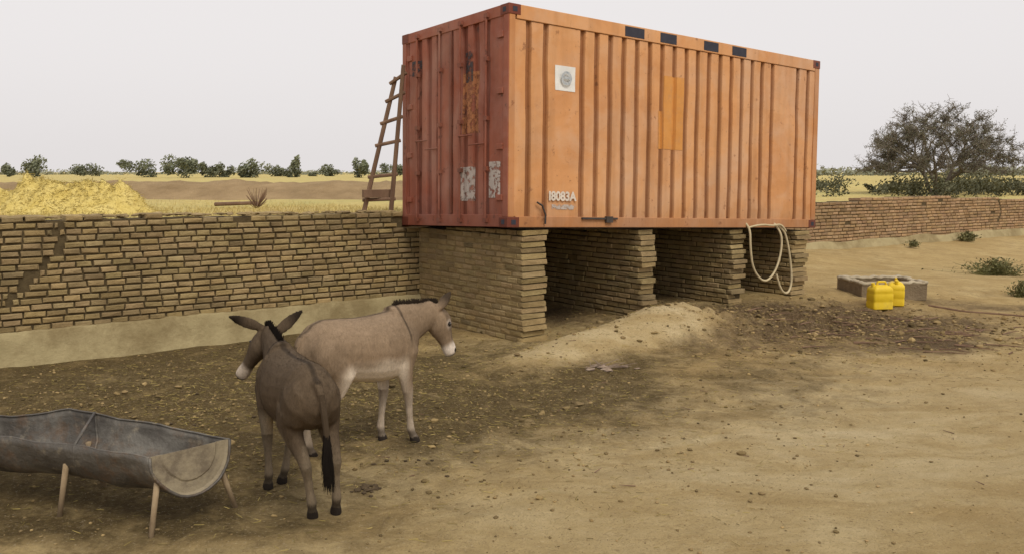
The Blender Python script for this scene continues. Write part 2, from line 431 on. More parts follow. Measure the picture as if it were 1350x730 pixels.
for x in (0,Lc-.17):
    for y in (0,Wc-.16):
        for z in (0,Hc-.12):
            mb.box((x-.005,y-.005,z-.003),(x+.175,y+.165,z+.121),(.55,.45,.42))
mb.obj('corner_castings',M_rd,ct,CM,bevel=.008)
mb=MB()
for x in (0,Lc-.17):
    for z in (.06,Hc-.06):
        mb.box((x+.055,-.008,z-.028),(x+.12,.02,z+.028))
mb.box((-.008,.05,.035),(.02,.11,.09));mb.box((-.008,.05,Hc-.09),(.02,.11,Hc-.035))
for (a,b_) in ((1.855,2.2),(2.5,2.81),(3.36,3.66),(3.96,4.27)):
    mb.box((a,-.004,Hc-.145),(b_,.03,Hc-.02))
mb.obj('dark_recess_plates',M_navy,ct,CM)  # flat plates on the surface, coloured dark like shaded recesses
mb=MB(); mb.box((.1,.03,-.012),(Lc-.1,.12,.0)); mb.box((.1,Wc-.2,-.012),(Lc-.1,Wc-.1,0))
mb.box((1.15,-.03,.10),(1.75,-.005,.125)); mb.box((1.55,-.04,.06),(1.66,-.0,.14))
pts=[(.42,-.03,.30),(.5,-.035,.26),(.55,-.035,.15),(.55,-.03,.04)]
for i in range(3): mb.seg(pts[i],pts[i+1],.012,.012)
mb.obj('lower_fittings',M_dk,ct,CM)
mb=MB()
pd=[(.1,.016),(.16,.016)]
for lo,hi in ((.16,1.20),(1.24,2.28)):
    wd=hi-lo
    pd+= [(lo+.02,.012)]
    for f in (.27,.5,.73): pd+= [(lo+wd*f-.065,.012),(lo+wd*f-.05,.045),(lo+wd*f+.05,.045),(lo+wd*f+.065,.012)]
    pd+= [(hi-.02,.012),(hi-.015,.03),(hi+.015,.03)]
pd+=[(2.30,.016),(2.34,.016)]
corr(pd,.15,Hc-.13,lambda a,d,z:(d,a,z),mb,dark=(.72,.68,.68)); mb.obj('doors',M_rd,ct,CM)
mb=MB()
mb.box((0,.1,Hc-.13),(.08,Wc-.1,Hc-.002)); mb.box((0,.1,0.002),(.08,Wc-.1,.15))
mb.box((0,0.004,.121),(.012,.1,Hc-.121)); mb.box((0,Wc-.1,.121),(.1,Wc-.004,Hc-.121))
mb.box((-.012,1.205,.16),(.02,1.235,Hc-.14),(.6,.6,.6))
for y in (.16,2.24):
    for z in (.35,.95,1.6,2.25): mb.box((-.012,y-.06,z-.035),(.02,y+.06,z+.035))
mb.obj('door_frame',M_rd,ct,CM,bevel=.005)
mb=MB()
for y in (.42,.98,1.46,2.02):
    mb.seg((-.022,y,.06),(-.022,y,Hc-.04),.014,.014,10,(.8,.8,.8))
    for z in (.08,.7,1.3,2.0,Hc-.08): mb.box((-.035,y-.035,z-.025),(.012,y+.035,z+.025),(.7,.7,.7))
for y0,y1,z in ((.42,.75,1.0),(.98,.68,1.12),(1.46,1.78,1.0),(2.02,1.72,1.12)): mb.seg((-.04,y0,z),(-.04,y1,z),.011,.009,8,(.7,.7,.7))
mb.obj('lock_rods',M_rd,ct,CM)
def worn(name,col,thr=.5,sc=14):
    m,nt,b=new_mat(name); v=vec(nt)
    nt.links.new(ramp(nt,noi(nt,7,5,.6,v),[(.3,tuple(x*.75 for x in col)),(.7,col)]),b.inputs['Base Color'])
    b.inputs['Roughness'].default_value=.8
    nt.links.new(ramp(nt,noi(nt,sc,7,.7,v),[(thr-.05,g3(0)),(thr+.05,g3(1))]),b.inputs['Alpha'])
    return m
M_wh=worn('worn_white_paint',(.50,.43,.38),.46,11); M_st=simple('white_sticker',(.62,.62,.6),(.75,.75,.72),9,.6,.05)
M_oy=worn('faded_orange_patch',(.38,.15,.06),.46); M_dn=worn('worn_dark_paint',(.06,.045,.05),.50)
def prof_d(x,pr):
    for i in range(len(pr)-1):
        (a,d),(a2,d2)=pr[i],pr[i+1]
        if a<=x<=a2: return d+(d2-d)*(x-a)/(a2-a+1e-9)
    return .012
def onpanel(name,mat,x0,x1,z0,z1,end=False,lift=.006):
    pr=pd if end else prof
    mb=MB(); xs_=sorted([x0,x1]+[a for a,_ in pr if x0<a<x1]); vs=[];nz=8
    for x in xs_:
        for k in range(nz+1):
            z=z0+(z1-z0)*k/nz; d=max(.004,prof_d(x,pr)+dent(x,z))-lift
            vs.append((d,x,z) if end else (x,d,z))
    fs=[(i*(nz+1)+k,(i+1)*(nz+1)+k,(i+1)*(nz+1)+k+1,i*(nz+1)+k+1) for i in range(len(xs_)-1) for k in range(nz)]
    mb.add(vs,fs); return mb.obj(name,mat,ct,CM)
onpanel('sticker',M_st,.72,1.04,1.66,1.96)
M_bl=simple('blue_print',(.25,.29,.33),(.5,.52,.53),40,.6,0)
mb=MB()
cx,cz=.88,1.81
for i in range(18):
    a0=2*math.pi*i/18;a1=2*math.pi*(i+1)/18
    mb.add([(cx+math.cos(a)*r,-.008,cz+math.sin(a)*r) for a,r in ((a0,.085),(a1,.085),(a1,.055),(a0,.055))],[(0,1,2,3)])
mb.box((cx-.04,-.009,cz-.012),(cx+.05,-.006,cz+.02)); mb.obj('sticker_mark',M_bl,ct,CM)
onpanel('repaint_patch',M_or2,2.60,2.98,1.05,2.02,lift=.005); onpanel('repaint_patch_b',M_or2,2.50,2.598,1.05,1.55,lift=.005)
def text(s,size,M,mat,name):
    cu=bpy.data.curves.new(name,'FONT'); cu.body=s; cu.size=size; cu.extrude=.001; cu.materials.append(mat); cu.offset=.006
    o=bpy.data.objects.new(name,cu); scene.collection.objects.link(o); o.parent=ct; o.matrix_world=M
RX=Matrix.Rotation(math.pi/2,4,'X')
M_wt=worn('stencil_white',(.70,.62,.53),.30,9)
text('I8083A',.15,CM@Matrix.Translation((.62,-.004,.33))@RX,M_wt,'serial_number')
onpanel('worn_mark',M_wh,.68,1.08,.22,.28)
onpanel('worn_mark_b',M_wh,.15,.42,.35,.78,True); onpanel('worn_mark_c',M_wh,.72,1.02,.32,.74,True)
onpanel('worn_mark_d',M_oy,.62,.98,1.15,1.9,True); onpanel('worn_mark_e',M_dn,.75,.95,1.78,2.15,True,.008); onpanel('worn_mark_f',M_dn,1.98,2.18,2.0,2.2,True)
# ---------------------------------------------------------------- ladder
M_wood=simple('weathered_wood',(.12,.07,.045),(.24,.15,.095),6,.9,.5,30,.01,vs=(1,1,.3))
mb=MB()
fA,tA=Vector((-.44,2.74,1.50)),Vector((-.08,2.42,3.35)); fB,tB=Vector((-.10,2.58,1.5)),Vector((-.045,2.27,3.5))
mb.seg(fA,tA,.035,.03,6); mb.seg(fB,tB,.035,.03,6)
for t in (.10,.27,.5,.66,.82,.95): mb.seg(fA.lerp(tA,t)-(fB-fA).normalized()*.06,fB.lerp(tB,t)+(fB-fA).normalized()*.05,.026,.026,6)
mb.box((-.5,2.6,1.72),(-.08,2.66,1.83)); 
mb.obj('wooden_ladder',M_wood,None,LM,bevel=.004)
def curve(name,pts,r,mat,parent=None,M=None):
    cu=bpy.data.curves.new(name,'CURVE'); cu.dimensions='3D'; cu.bevel_depth=r; cu.bevel_resolution=3
    sp=cu.splines.new('NURBS'); sp.points.add(len(pts)-1); sp.use_endpoint_u=True; sp.order_u=3; sp.resolution_u=8
    for i,p in enumerate(pts): sp.points[i].co=(*p,1)
    cu.materials.append(mat); o=bpy.data.objects.new(name,cu); scene.collection.objects.link(o)
    if parent: o.parent=parent
    if M is not None: o.matrix_world=M
    return o
M_hose=simple('pale_hose_rubber',(.42,.34,.2),(.55,.46,.29),9,.6,.05)
ho=empty('water_hose',LM)
curve('loop',[(4.36,.05,1.34),(4.38,-.06,1.3),(4.36,-.09,.95),(4.46,-.08,.62),(4.72,-.1,.42),(4.98,-.1,.6),(5.1,-.1,.95),(5.08,-.08,1.2),(5.02,.03,1.32)],.017,M_hose,ho,LM)
curve('loop_b',[(5.0,.03,1.3),(5.12,-.08,1.26),(5.24,-.1,1.0),(5.32,-.12,.6),(5.34,-.12,.35),(5.2,-.14,.22),(5.05,-.12,.32),(4.98,-.1,.55)],.017,M_hose,ho,LM)
curve('loop_c',[(4.36,-.03,1.26),(4.6,-.07,1.31),(4.9,-.07,1.27),(5.1,-.08,1.3),(5.18,-.1,1.18)],.015,M_hose,ho,LM)
# ---------------------------------------------------------------- half drum trough
m,nt,b=new_mat('galvanised_drum_steel'); v=vec(nt)
c=ramp(nt,noi(nt,3,7,.65,v,.4),[(.3,(.06,.052,.044)),(.5,(.115,.104,.088)),(.7,(.21,.195,.165))])
c=mix(nt,ramp(nt,noi(nt,6,8,.7,v),[(.50,g3(0)),(.68,g3(.75))]),c,(.15,.09,.05))
c=mix(nt,ramp(nt,noi(nt,2,7,.7,vec(nt,(3,3,.8))),[(.48,g3(0)),(.72,g3(.65))]),c,(.05,.04,.032))
c=mix(nt,ramp(nt,noi(nt,11,7,.7,v),[(.58,g3(0)),(.70,g3(.5))]),c,(.32,.27,.19))
nt.links.new(c,b.inputs['Base Color']); b.inputs['Roughness'].default_value=.55; b.inputs['Metallic'].default_value=.3
bump(nt,b,noi(nt,5,6,.6,v),.8,.035); M_drum=m
M_cap=simple('dusty_drum_end',(.20,.165,.11),(.38,.32,.21),4,.7,.6,9,.025,patch=(4,.47,.8,(.11,.085,.06)))
tr=empty('drum_trough')
secs=[((-2.08,4.95,.455),(-1.72,5.30,.46),.275,(.03,-.02)),((-2.20,5.0,.455),(-1.95,5.43,.462),.28,(0,0)),((-2.62,5.16,.455),(-2.70,5.66,.52),.28,(0,0)),
      ((-2.68,5.18,.46),(-2.90,5.74,.53),.28,(0,0)),((-3.1,5.30,.46),(-3.2,5.8,.47),.28,(0,0)),((-3.5,5.42,.46),(-3.6,5.88,.44),.28,(-.02,.0))]
K=20
rings=[]
for a,b_,r,e in secs:
    a=Vector(a);b_=Vector(b_);mdl=(a+b_)/2
    rings.append([mdl+(a-b_)/2*math.cos(math.pi*k/K)+Vector((e[0],e[1],-r))*math.sin(math.pi*k/K) for k in range(K+1)])
mb=MB();vs=[];fs=[];rr=[];div=None
for i in range(len(rings)-1):
    st=8 if i not in (0,2) else 2
    if i==2: div=len(rr)
    for s in range(st):
        t=s/st; rr.append([rings[i][k].lerp(rings[i+1][k],t) for k in range(K+1)])
rr.append(rings[-1])
for i,rg in enumerate(rr):
    for k,p in enumerate(rg):
        d=.022*noise.noise(p*4)+.008*noise.noise(p*11); vs.append(p+Vector((d,d,.016*noise.noise(p*5+Vector((9,0,0)))))) 
for i in range(len(rr)-1):
    for k in range(K): a=i*(K+1)+k; fs.append((a,a+1,a+K+2,a+K+1))
mb.add(vs,fs); o=mb.obj('shell',M_drum,tr,smooth=True); sf=o.modifiers.new('S','SOLIDIFY'); sf.thickness=.006
for ri,nm,mt in ((0,'end_cap',M_cap),(len(rr)-1,'end_cap_far',M_drum)):
    mb=MB(); rg=[Vector(vs[ri*(K+1)+k]) for k in range(K+1)]; c0=(rg[0]+rg[-1])/2
    ax=(rings[0][10]-rings[1][10]).normalized() if ri==0 else (rings[-1][10]-rings[-2][10]).normalized()
    loops=[rg,[c0.lerp(p,.93)-ax*.018 for p in rg],[c0.lerp(p,.7)-ax*.018 for p in rg],[c0.lerp(p,.66)-ax*.010 for p in rg]]
    V2=[p for l in loops for p in l]+[c0-ax*.008]; f2=[]
    for l in range(3): f2+=[(l*(K+1)+k,l*(K+1)+k+1,(l+1)*(K+1)+k+1,(l+1)*(K+1)+k) for k in range(K)]
    f2+=[(3*(K+1)+k,3*(K+1)+k+1,4*(K+1)) for k in range(K)]
    mb.add(V2,f2); o=mb.obj(nm,mt,tr,smooth=False); sf=o.modifiers.new('S','SOLIDIFY'); sf.thickness=.005
def poly(pts,r):
    P=[Vector(p) for p in pts]; mb.tube(P,[r]*len(P),[r]*len(P),Vector((.31,.22,.92)),8)
mb=MB()
for side in (0,K): poly([vs[i*(K+1)+side] for i in range(len(rr))],.006)
for ri in (0,div,len(rr)-1): poly([vs[ri*(K+1)+k] for k in range(K+1)],.009)
mb.seg(Vector(vs[div*(K+1)]),Vector(vs[div*(K+1)+K]),.010,.010,8)
mb.obj('rims',M_drum,tr,smooth=True)
mb=MB(); M_leg=simple('trough_leg_wood',(.22,.155,.09),(.38,.29,.18),8,.9,.4,25)
for a,b_ in (((-2.07,4.91,-.03),(-2.05,5.02,.36)),((-1.72,5.38,-.03),(-1.80,5.27,.36)),((-2.75,5.22,-.03),(-2.68,5.22,.36)),((-2.70,5.74,-.03),(-2.74,5.62,.34)),((-3.5,5.4,-.03),(-3.48,5.45,.36)),((-3.6,5.95,-.03),(-3.58,5.85,.36))):
    mb.seg(a,b_,.016,.019,8)
mb.obj('legs',M_leg,tr,smooth=True)
# ---------------------------------------------------------------- jerrycans
M_yel=simple('yellow_plastic',(.60,.40,.012),(.74,.54,.03),5,.5,.1,20,.004,patch=(4,.5,.5,(.44,.30,.06)))
def jerry(x,y,ang):
    z=H(x,y)
    mb=MB(); W,D=.15,.115
    def rr_(z,w,d,r=.04):
        P=[]
        for cx,cy,a0 in ((w-r,d-r,0),(-(w-r),d-r,1),(-(w-r),-(d-r),2),(w-r,-(d-r),3)):
            for k in range(5):
                an=(a0+k/4)*math.pi/2; P.append((cx+math.cos(an)*r,cy+math.sin(an)*r,z))
        return P
    lv=[(0,W-.02,D-.02),(.015,W,D),(.10,W,D),(.115,W-.005,D-.005),(.13,W,D),(.22,W,D),(.235,W-.005,D-.005),(.25,W,D),(.30,W-.01,D-.005),(.33,W-.04,D-.03),(.345,W-.07,D-.06)]
    vs=[];
    for z_,w_,d_ in lv: vs+=rr_(z_,w_,d_,min(.03,d_*.6))
    n=20;fs=[tuple(range(n-1,-1,-1)),tuple(range((len(lv)-1)*n,len(lv)*n))]
    for i in range(len(lv)-1):
        for k in range(n): a=i*n+k;b=i*n+(k+1)%n; fs.append((a,b,b+n,a+n))
    mb.add(vs,fs)
    for p,q in (((-.05,0,.335),(-.045,0,.385)),((-.045,0,.385),(.07,0,.385)),((.07,0,.385),(.10,0,.325))): mb.seg(p,q,.016,.016,8)
    mb.seg((-.105,0,.32),(-.115,0,.375),.026,.026,12)
    o=mb.obj('jerrycan',M_yel,None,Matrix.Translation((x,y,z-.005))@Matrix.Rotation(ang,4,'Z')@Matrix.Scale(1.05,4),smooth=True)
    o.modifiers.new('E','EDGE_SPLIT').split_angle=math.radians(50)
jerry(5.46,13.15,.15); jerry(5.84,13.5,1.25)
# ---------------------------------------------------------------- basin
M_conc=simple('mud_concrete',(.17,.125,.075),(.32,.25,.16),6,.95,.8,30,.04,patch=(3,.5,.7,(.12,.085,.05))); M_rim=simple('cement_rim',(.34,.285,.19),(.50,.43,.31),8,.95,.6,30,.03,patch=(4,.5,.6,(.2,.15,.09)))
bx=Matrix.Translation((5.95,14.3,H(5.95,14.3)-.07))@Matrix.Rotation(.10,4,'Z')
ba=empty('water_basin',bx); w2,d2,t,h=.54,.42,.08,.27
mb=MB()
mb.box((-w2,-d2,0),(w2,-d2+t,h)); mb.box((-w2,d2-t,0),(w2,d2,h)); mb.box((-w2,-d2+t,0),(-w2+t,d2-t,h)); mb.box((w2-t,-d2+t,0),(w2,d2-t,h)); mb.box((-w2+t,-d2+t,0),(w2-t,d2-t,.06),(.4,.4,.4))
mb.obj('walls',M_conc,ba,bx,bevel=.01)
mb=MB()
def rim(a,b_):
    a=Vector(a);b_=Vector(b_);n=14;P=[a.lerp(b_,i/n)+Vector((R(-.016,.016),R(-.016,.016),R(-.014,.014))) for i in range(n+1)]
    mb.tube(P,[.05]*(n+1),[.03]*(n+1),(b_-a).cross(Vector((0,0,1))),10)
zc=h+.01
rim((-w2,-d2+.04,zc),(w2,-d2+.04,zc)); rim((-w2,d2-.04,zc),(w2,d2-.04,zc)); rim((-w2+.04,-d2,zc),(-w2+.04,d2,zc)); rim((w2-.04,-d2,zc),(w2-.04,d2,zc))
mb.obj('rim',M_rim,ba,bx,smooth=True)
# ---------------------------------------------------------------- donkeys
def donkey(name,M,coat,dark,poll,muz,muzside,ears,feet,tailpts,tw=1.0,white=.62):
    root=empty(name,M)
    mb=MB(); Y=Vector((0,1,0))
    T=[(-.575,.83,.04,.05),(-.555,.82,.09,.11),(-.50,.805,.15,.17),(-.40,.79,.195,.208),(-.26,.775,.212,.215),(-.10,.752,.232,.225),(.08,.737,.238,.24),(.24,.738,.21,.25),(.36,.755,.175,.24),(.46,.77,.13,.20),(.53,.77,.08,.12),(.55,.77,.03,.05)]
    mb.tube([(x,0,z) for x,z,w_,h_ in T],[t[2]*tw for t in T],[t[3] for t in T],Y,20)
    poll=Vector(poll);muz=Vector(muz)
    for s in (1,-1):
        mb.tube([(-.50,s*.08*tw,.87),(-.43,s*.10*tw,.80),(-.36,s*.115*tw,.69),(-.30,s*.12*tw,.60)],[.06,.095,.09,.055],[.08,.14,.13,.08],Y,14)
        mb.tube([(.26,s*.09*tw,.92),(.30,s*.115*tw,.80),(.36,s*.12*tw,.68),(.35,s*.115*tw,.58)],[.05,.075,.075,.05],[.07,.12,.11,.07],Y,14)
    n0=Vector((.30,0,.83)); n1=Vector((.42,poll.y*.1,.855)); mid=n1.lerp(poll,.55)
    pts=[n0,n1,n1.lerp(mid,.5),mid,mid.lerp(poll,.6),poll+Vector((0,0,-.03))]
    mb.tube(pts,[.12,.105,.088,.074,.066,.06],[.20,.18,.15,.125,.11,.09],Y,16)
    hd=(muz-poll); HL=hd.length; hdn=hd.normalized(); sv=Vector(muzside)
    hp=[(-.03,.045,.06),(.05,.072,.088),(.16,.080,.108),(.28,.081,.118),(.40,.070,.104),(.55,.053,.079),(.70,.045,.062),(.84,.050,.062),(.93,.050,.058),(.99,.036,.042),(1.01,.015,.02)]
    mb.tube([poll+hd*t for t,_,_ in hp],[a for _,a,_ in hp],[b for _,_,b in hp],sv,16)
    s_ax=(sv-hdn*sv.dot(hdn)).normalized(); up=hdn.cross(s_ax)
    if up.dot(Vector((1,0,.3)))<0: up=-up
    eyes=[]
    for s in (1,-1):
        e=poll+hd*.34+s_ax*s*.068+up*.045; eyes.append(e)
        mb.tube([e-hdn*.035-s_ax*s*.02,e-s_ax*s*.012,e+hdn*.035-s_ax*s*.02],[.012,.024,.012],[.012,.024,.012],up,8)
        q=poll+hd*.90+s_ax*s*.03+up*.02
        mb.tube([q-hdn*.03,q,q+hdn*.025],[.012,.024,.012],[.012,.02,.012],up,8)
    for s,tip in zip((1,-1),ears):
        b0=poll+s_ax*s*.045+Vector((0,0,.02)); tip=Vector(tip); d=tip-b0
        facing=up if abs(up.dot(d.normalized()))<.8 else hdn
        side=d.cross(facing).normalized()
        mb.tube([b0-d*.1,b0+d*.06,b0+d*.25,b0+d*.5,b0+d*.75,b0+d*.93,b0+d*1.0],[.022,.027,.042,.047,.036,.018,.007],[.022,.023,.017,.013,.010,.009,.006],side,12)
    for s,(fx,fy),kind in feet:
        if kind=='F':
            P=[(.33,s*.11,.72),(.31,s*.12,.60),(.33,s*.112,.48),(.345,s*.106,.37),(.345,s*.105,.30),(.345,s*.105,.19),(.345,s*.105,.115),(.362,s*.105,.07),(.37,s*.105,.05),(.388,s*.105,.0)]
            Wd=[.065,.057,.045,.039,.028,.024,.031,.026,.033,.040]; Hd=[.12,.088,.058,.043,.032,.027,.035,.029,.037,.048]
            a=Vector((fx-.388,fy-s*.105,0)); z0=.66
        else:
            P=[(-.35,s*.11,.72),(-.31,s*.125,.61),(-.37,s*.118,.51),(-.46,s*.11,.42),(-.475,s*.108,.37),(-.46,s*.105,.30),(-.445,s*.105,.20),(-.435,s*.105,.12),(-.415,s*.105,.07),(-.405,s*.105,.05),(-.385,s*.105,0)]
            Wd=[.085,.076,.055,.039,.038,.029,.026,.033,.027,.033,.040]; Hd=[.15,.12,.08,.053,.050,.036,.029,.036,.030,.037,.048]
            a=Vector((fx+.385,fy-s*.105,0)); z0=.66
        P=[Vector(p)+a*max(0,min(1,(z0-p[2])/z0)) for p in P]
        mb.tube(P,Wd,Hd,Y,12)
    tp=[Vector(p) for p in tailpts]
    mb.tube(tp[:4],[.035,.028,.024,.02],[.035,.028,.024,.02],Y,10)
    ob=mb.obj('tmp',coat)
    bm=bmesh.new(); bm.from_mesh(ob.data); bmesh.ops.recalc_face_normals(bm,faces=bm.faces[:]); bm.to_mesh(ob.data); bm.free()
    r=ob.modifiers.new('R','REMESH'); r.mode='VOXEL'; r.voxel_size=.0095; r.use_smooth_shade=True
    sm_=ob.modifiers.new('S','SMOOTH'); sm_.factor=.5; sm_.iterations=9
    dg=bpy.context.evaluated_depsgraph_get(); dg.update()
    me=bpy.data.meshes.new_from_object(ob.evaluated_get(dg)); bpy.data.objects.remove(ob)
    me.name='body'
    body=bpy.data.objects.new('body',me); scene.collection.objects.link(body); body.parent=root; body.matrix_world=M
    me.materials.clear(); me.materials.append(coat)
    for a in list(me.color_attributes): me.color_attributes.remove(a)
    ca=me.color_attributes.new('Col','FLOAT_COLOR','POINT')
    cols=np.ones((len(me.vertices),4),dtype=np.float32)
    ba_,be_,dk_,mz_,br_=dark
    for i,vt in enumerate(me.vertices):
        p=vt.co; n=noise.noise(p*6)*.03; n2=noise.noise(p*2.5)*.5
        c=np.array(ba_)*(1+.3*n2)
        inb=(-.56<p.x<.5)
        if .55<p.z<.9 and -.3<p.x<.3:
            k=.35*(1-abs(p.z-.70)/.18) if abs(p.z-.70)<.18 else 0
            c=c*(1-k)+np.array(br_)*k
        if .40<p.z<.8:
            k=(1-sm(white-.08,white+.04,p.z+n))*sm(-.40,-.26,p.x)*(1-sm(.24,.36,p.x))
            c=c*(1-k)+np.array(be_)*k
        if p.z<.5 and p.x<.55:
            k=(1-sm(.3,.52,p.z))*.45
            c=c*(1-k)+np.array(be_)*k*.9
            if abs(p.y)<.08: c=c*.85+np.array(be_)*.15
            if .28<p.z<.40: c=c*.88
            if p.z<.14: k=1-sm(.08,.14,p.z); c=c*(1-.65*k)+np.array(dk_)*.65*k
            if p.z<.052: c=np.array((.03,.023,.018))
        if p.z>.90 and p.x<.42:
            k=(1-sm(.008,.026,abs(p.y)+n*.2))*.6; c=c*(1-k)+np.array(dk_)*k
        if p.z>.72 and inb:
            xc=.33+(p.z-.97)*-.12
            k=(1-sm(.006,.018,abs(p.x-xc+n*.15)))*sm(.70,.85,p.z)*.7; c=c*(1-k)+np.array(dk_)*k
        hp_=(p-poll); t=hp_.dot(hdn)/HL; 
        if t>0 and (hp_-hdn*t*HL).length<.16 and p.x>.55:
            fr_=hp_.dot(up)
            if fr_>.03 and t<.7: c=c*.75
            k=sm(.66,.80,t+n); c=c*(1-k)+np.array(mz_)*k
            k=sm(.93,.99,t)*.75; c=c*(1-k)+np.array(dk_)*k
            for s,e in zip((1,-1),eyes):
                d=(p-e).length
                if d<.05: k=(1-sm(.026,.05,d))*.35; c=c*(1-k)+np.array(mz_)*k
                if d<.022: c=np.array((.01,.008,.006))
                q=poll+hd*.92+s_ax*s*.036+up*.03
                if (p-q).length<.018: c=np.array((.02,.015,.012))
        for s,tip in zip((1,-1),ears):
            tip=Vector(tip); d=(p-tip).length
            if d<.2 and p.z>poll.z-.02 or d<.08:
                k=1-sm(.05,.17,d); c=c*(1-k*.85)+np.array(dk_)*k*.85
        cols[i,:3]=np.clip(c,0,1)
    ca.data.foreach_set('color',cols.ravel())
    mb=MB()
    for s,e in zip((1,-1),eyes):
        q=e+s_ax*s*.004
        mb.tube([q-hdn*.014,q-hdn*.008,q,q+hdn*.008,q+hdn*.014],[.003,.013,.017,.013,.003],[.003,.010,.013,.010,.003],s_ax,10)
    mb.obj('eyes',M_eye,root,M,smooth=True)
    mb=MB()
    crest=[Vector((.30,0,.975)),n1+Vector((-.06,0,.18)),mid+Vector((-.05,0,.125)),poll+Vector((-.03,0,.078)),poll+Vector((.02,0,.065))]
    for i in range(1100):
        t=random.random()*3.999; k=int(t); p=crest[k].lerp(crest[k+1],t-k)
        p=p+Vector((0,R(-.012,.012),-.04)); d=Vector((R(-.35,.25),R(-.25,.25),1)).normalized()*R(.045,.075)
        mb.seg(p,p+d,.0035,.001,3,dk_,cap=False)
    mb.obj('mane',M_hair,root,M)
    mb=MB(); mv=me.vertices; cnt=len(mv)
    for i in range(30000):
        j=random.randrange(cnt); p=mv[j].co; 
        if p.z<.06: continue
        nn=mv[j].normal; c=cols[j,:3]; k=R(.6,1.15)
        flow=Vector((-.6,0,-.8)) if p.z>.45 else Vector((0,0,-1))
        t=(flow-nn*flow.dot(nn)); 
        if t.length<.1: continue
        t=(t.normalized()+nn*.2+Vector((R(-.25,.25),R(-.25,.25),R(-.2,.2)))).normalized()*R(.008,.017)
        sd=t.cross(nn).normalized()*.0016; col=(c[0]*k,c[1]*k,c[2]*k)
        mb.add([p-sd,p+sd,p+t],[(0,1,2)],col)
    mb.obj('coat_hair',M_hair,root,M)
    mb=MB(); mb.tube(tp[2:],[.022,.02,.018,.016,.012][:len(tp)-2],[.022,.02,.018,.016,.012][:len(tp)-2],Y,8,tuple(x*.6 for x in ba_))
    for i in range(1300):
        t=random.random(); a_=tp[-4].lerp(tp[-1],t) if t>.5 else tp[-3].lerp(tp[-1],t)
        base=a_+Vector((R(-.016,.016),R(-.016,.016),0))
        d=Vector((R(-.14,.14),R(-.14,.14),-1)).normalized()*R(.10,.2)
        mb.seg(base,base+d*.5+Vector((R(-.006,.006),R(-.006,.006),0)),.003,.0025,3,dk_,cap=False); mb.seg(base+d*.5,base+d,.0025,.001,3,dk_,cap=False)
    mb.obj('tail',M_hair,root,M)
    return root
M_eye=simple('eye',(.008,.006,.005),(.015,.01,.008),5,.15,0,spec=.6)
m,nt,b=new_mat('hair'); a=nt.nodes.new('ShaderNodeAttribute'); a.attribute_name='Col'; nt.links.new(a.outputs['Color'],b.inputs['Base Color']); b.inputs['Roughness'].default_value=.9; b.inputs['Specular IOR Level'].default_value=.1; M_hair=m
m,nt,b=new_mat('fur'); a=nt.nodes.new('ShaderNodeAttribute'); a.attribute_name='Col'; v=vec(nt,(30,30,30)); vs_=vec(nt,(60,60,14))
c=mix(nt,1.0,a.outputs['Color'],ramp(nt,noi(nt,1,8,.75,vs_),[(.3,g3(.75)),(.7,g3(1.15))]),'MULTIPLY')
c=mix(nt,.6,c,ramp(nt,noi(nt,.2,6,.6,v),[(.3,(.75,.73,.7)),(.7,g3(1.1))]),'MULTIPLY')
nt.links.new(c,b.inputs['Base Color']); b.inputs['Roughness'].default_value=.85; b.inputs['Specular IOR Level'].default_value=.12
bump(nt,b,noi(nt,1,6,.7,vs_),.4,.006); M_fur=m
MA=Matrix.Translation((-1.365,5.48,H(-1.4,5.5)-.01))@Matrix.Rotation(math.radians(119),4,'Z')@Matrix.Diagonal((.90,.96,.965,1))
donkey('donkey',MA,M_fur,((.098,.070,.045),(.36,.29,.20),(.012,.009,.007),(.48,.40,.32),(.155,.105,.062)),
  (.86,-.04,.985),(.99,.15,.66),(.45,1,.0),[(.86,.24,1.14),(.82,-.29,1.15)],
  [(1,(.36,.11),'F'),(-1,(.43,.0),'F'),(1,(-.34,-.01),'H'),(-1,(-.34,-.16),'H')],
  [(-.50,0,.90),(-.555,0,.90),(-.60,-.01,.84),(-.625,-.02,.72),(-.63,-.03,.60),(-.625,-.04,.5),(-.62,-.04,.42)],tw=.84,white=.57)
hB=math.radians(48)
MB_=Matrix.Translation((-1.105,6.50,H(-1.15,6.45)-.01))@Matrix.Rotation(hB,4,'Z')@Matrix.Diagonal((.94,1.0,1.05,1))
donkey('donkey',MB_,M_fur,((.25,.18,.118),(.72,.62,.50),(.03,.022,.016),(.66,.58,.5),(.31,.22,.14)),
  (.78,.0,.93),(.92,-.05,.585),(.1,1,0),[(.60,.10,1.04),(.85,-.12,1.09)],
  [(1,(.28,.10),'F'),(-1,(.44,-.11),'F'),(1,(-.38,.14),'H'),(-1,(-.32,-.06),'H')],
  [(-.50,0,.90),(-.555,0,.90),(-.60,0,.84),(-.625,0,.72),(-.63,0,.60),(-.625,.0,.5),(-.62,.0,.42)],tw=.92,white=.67)
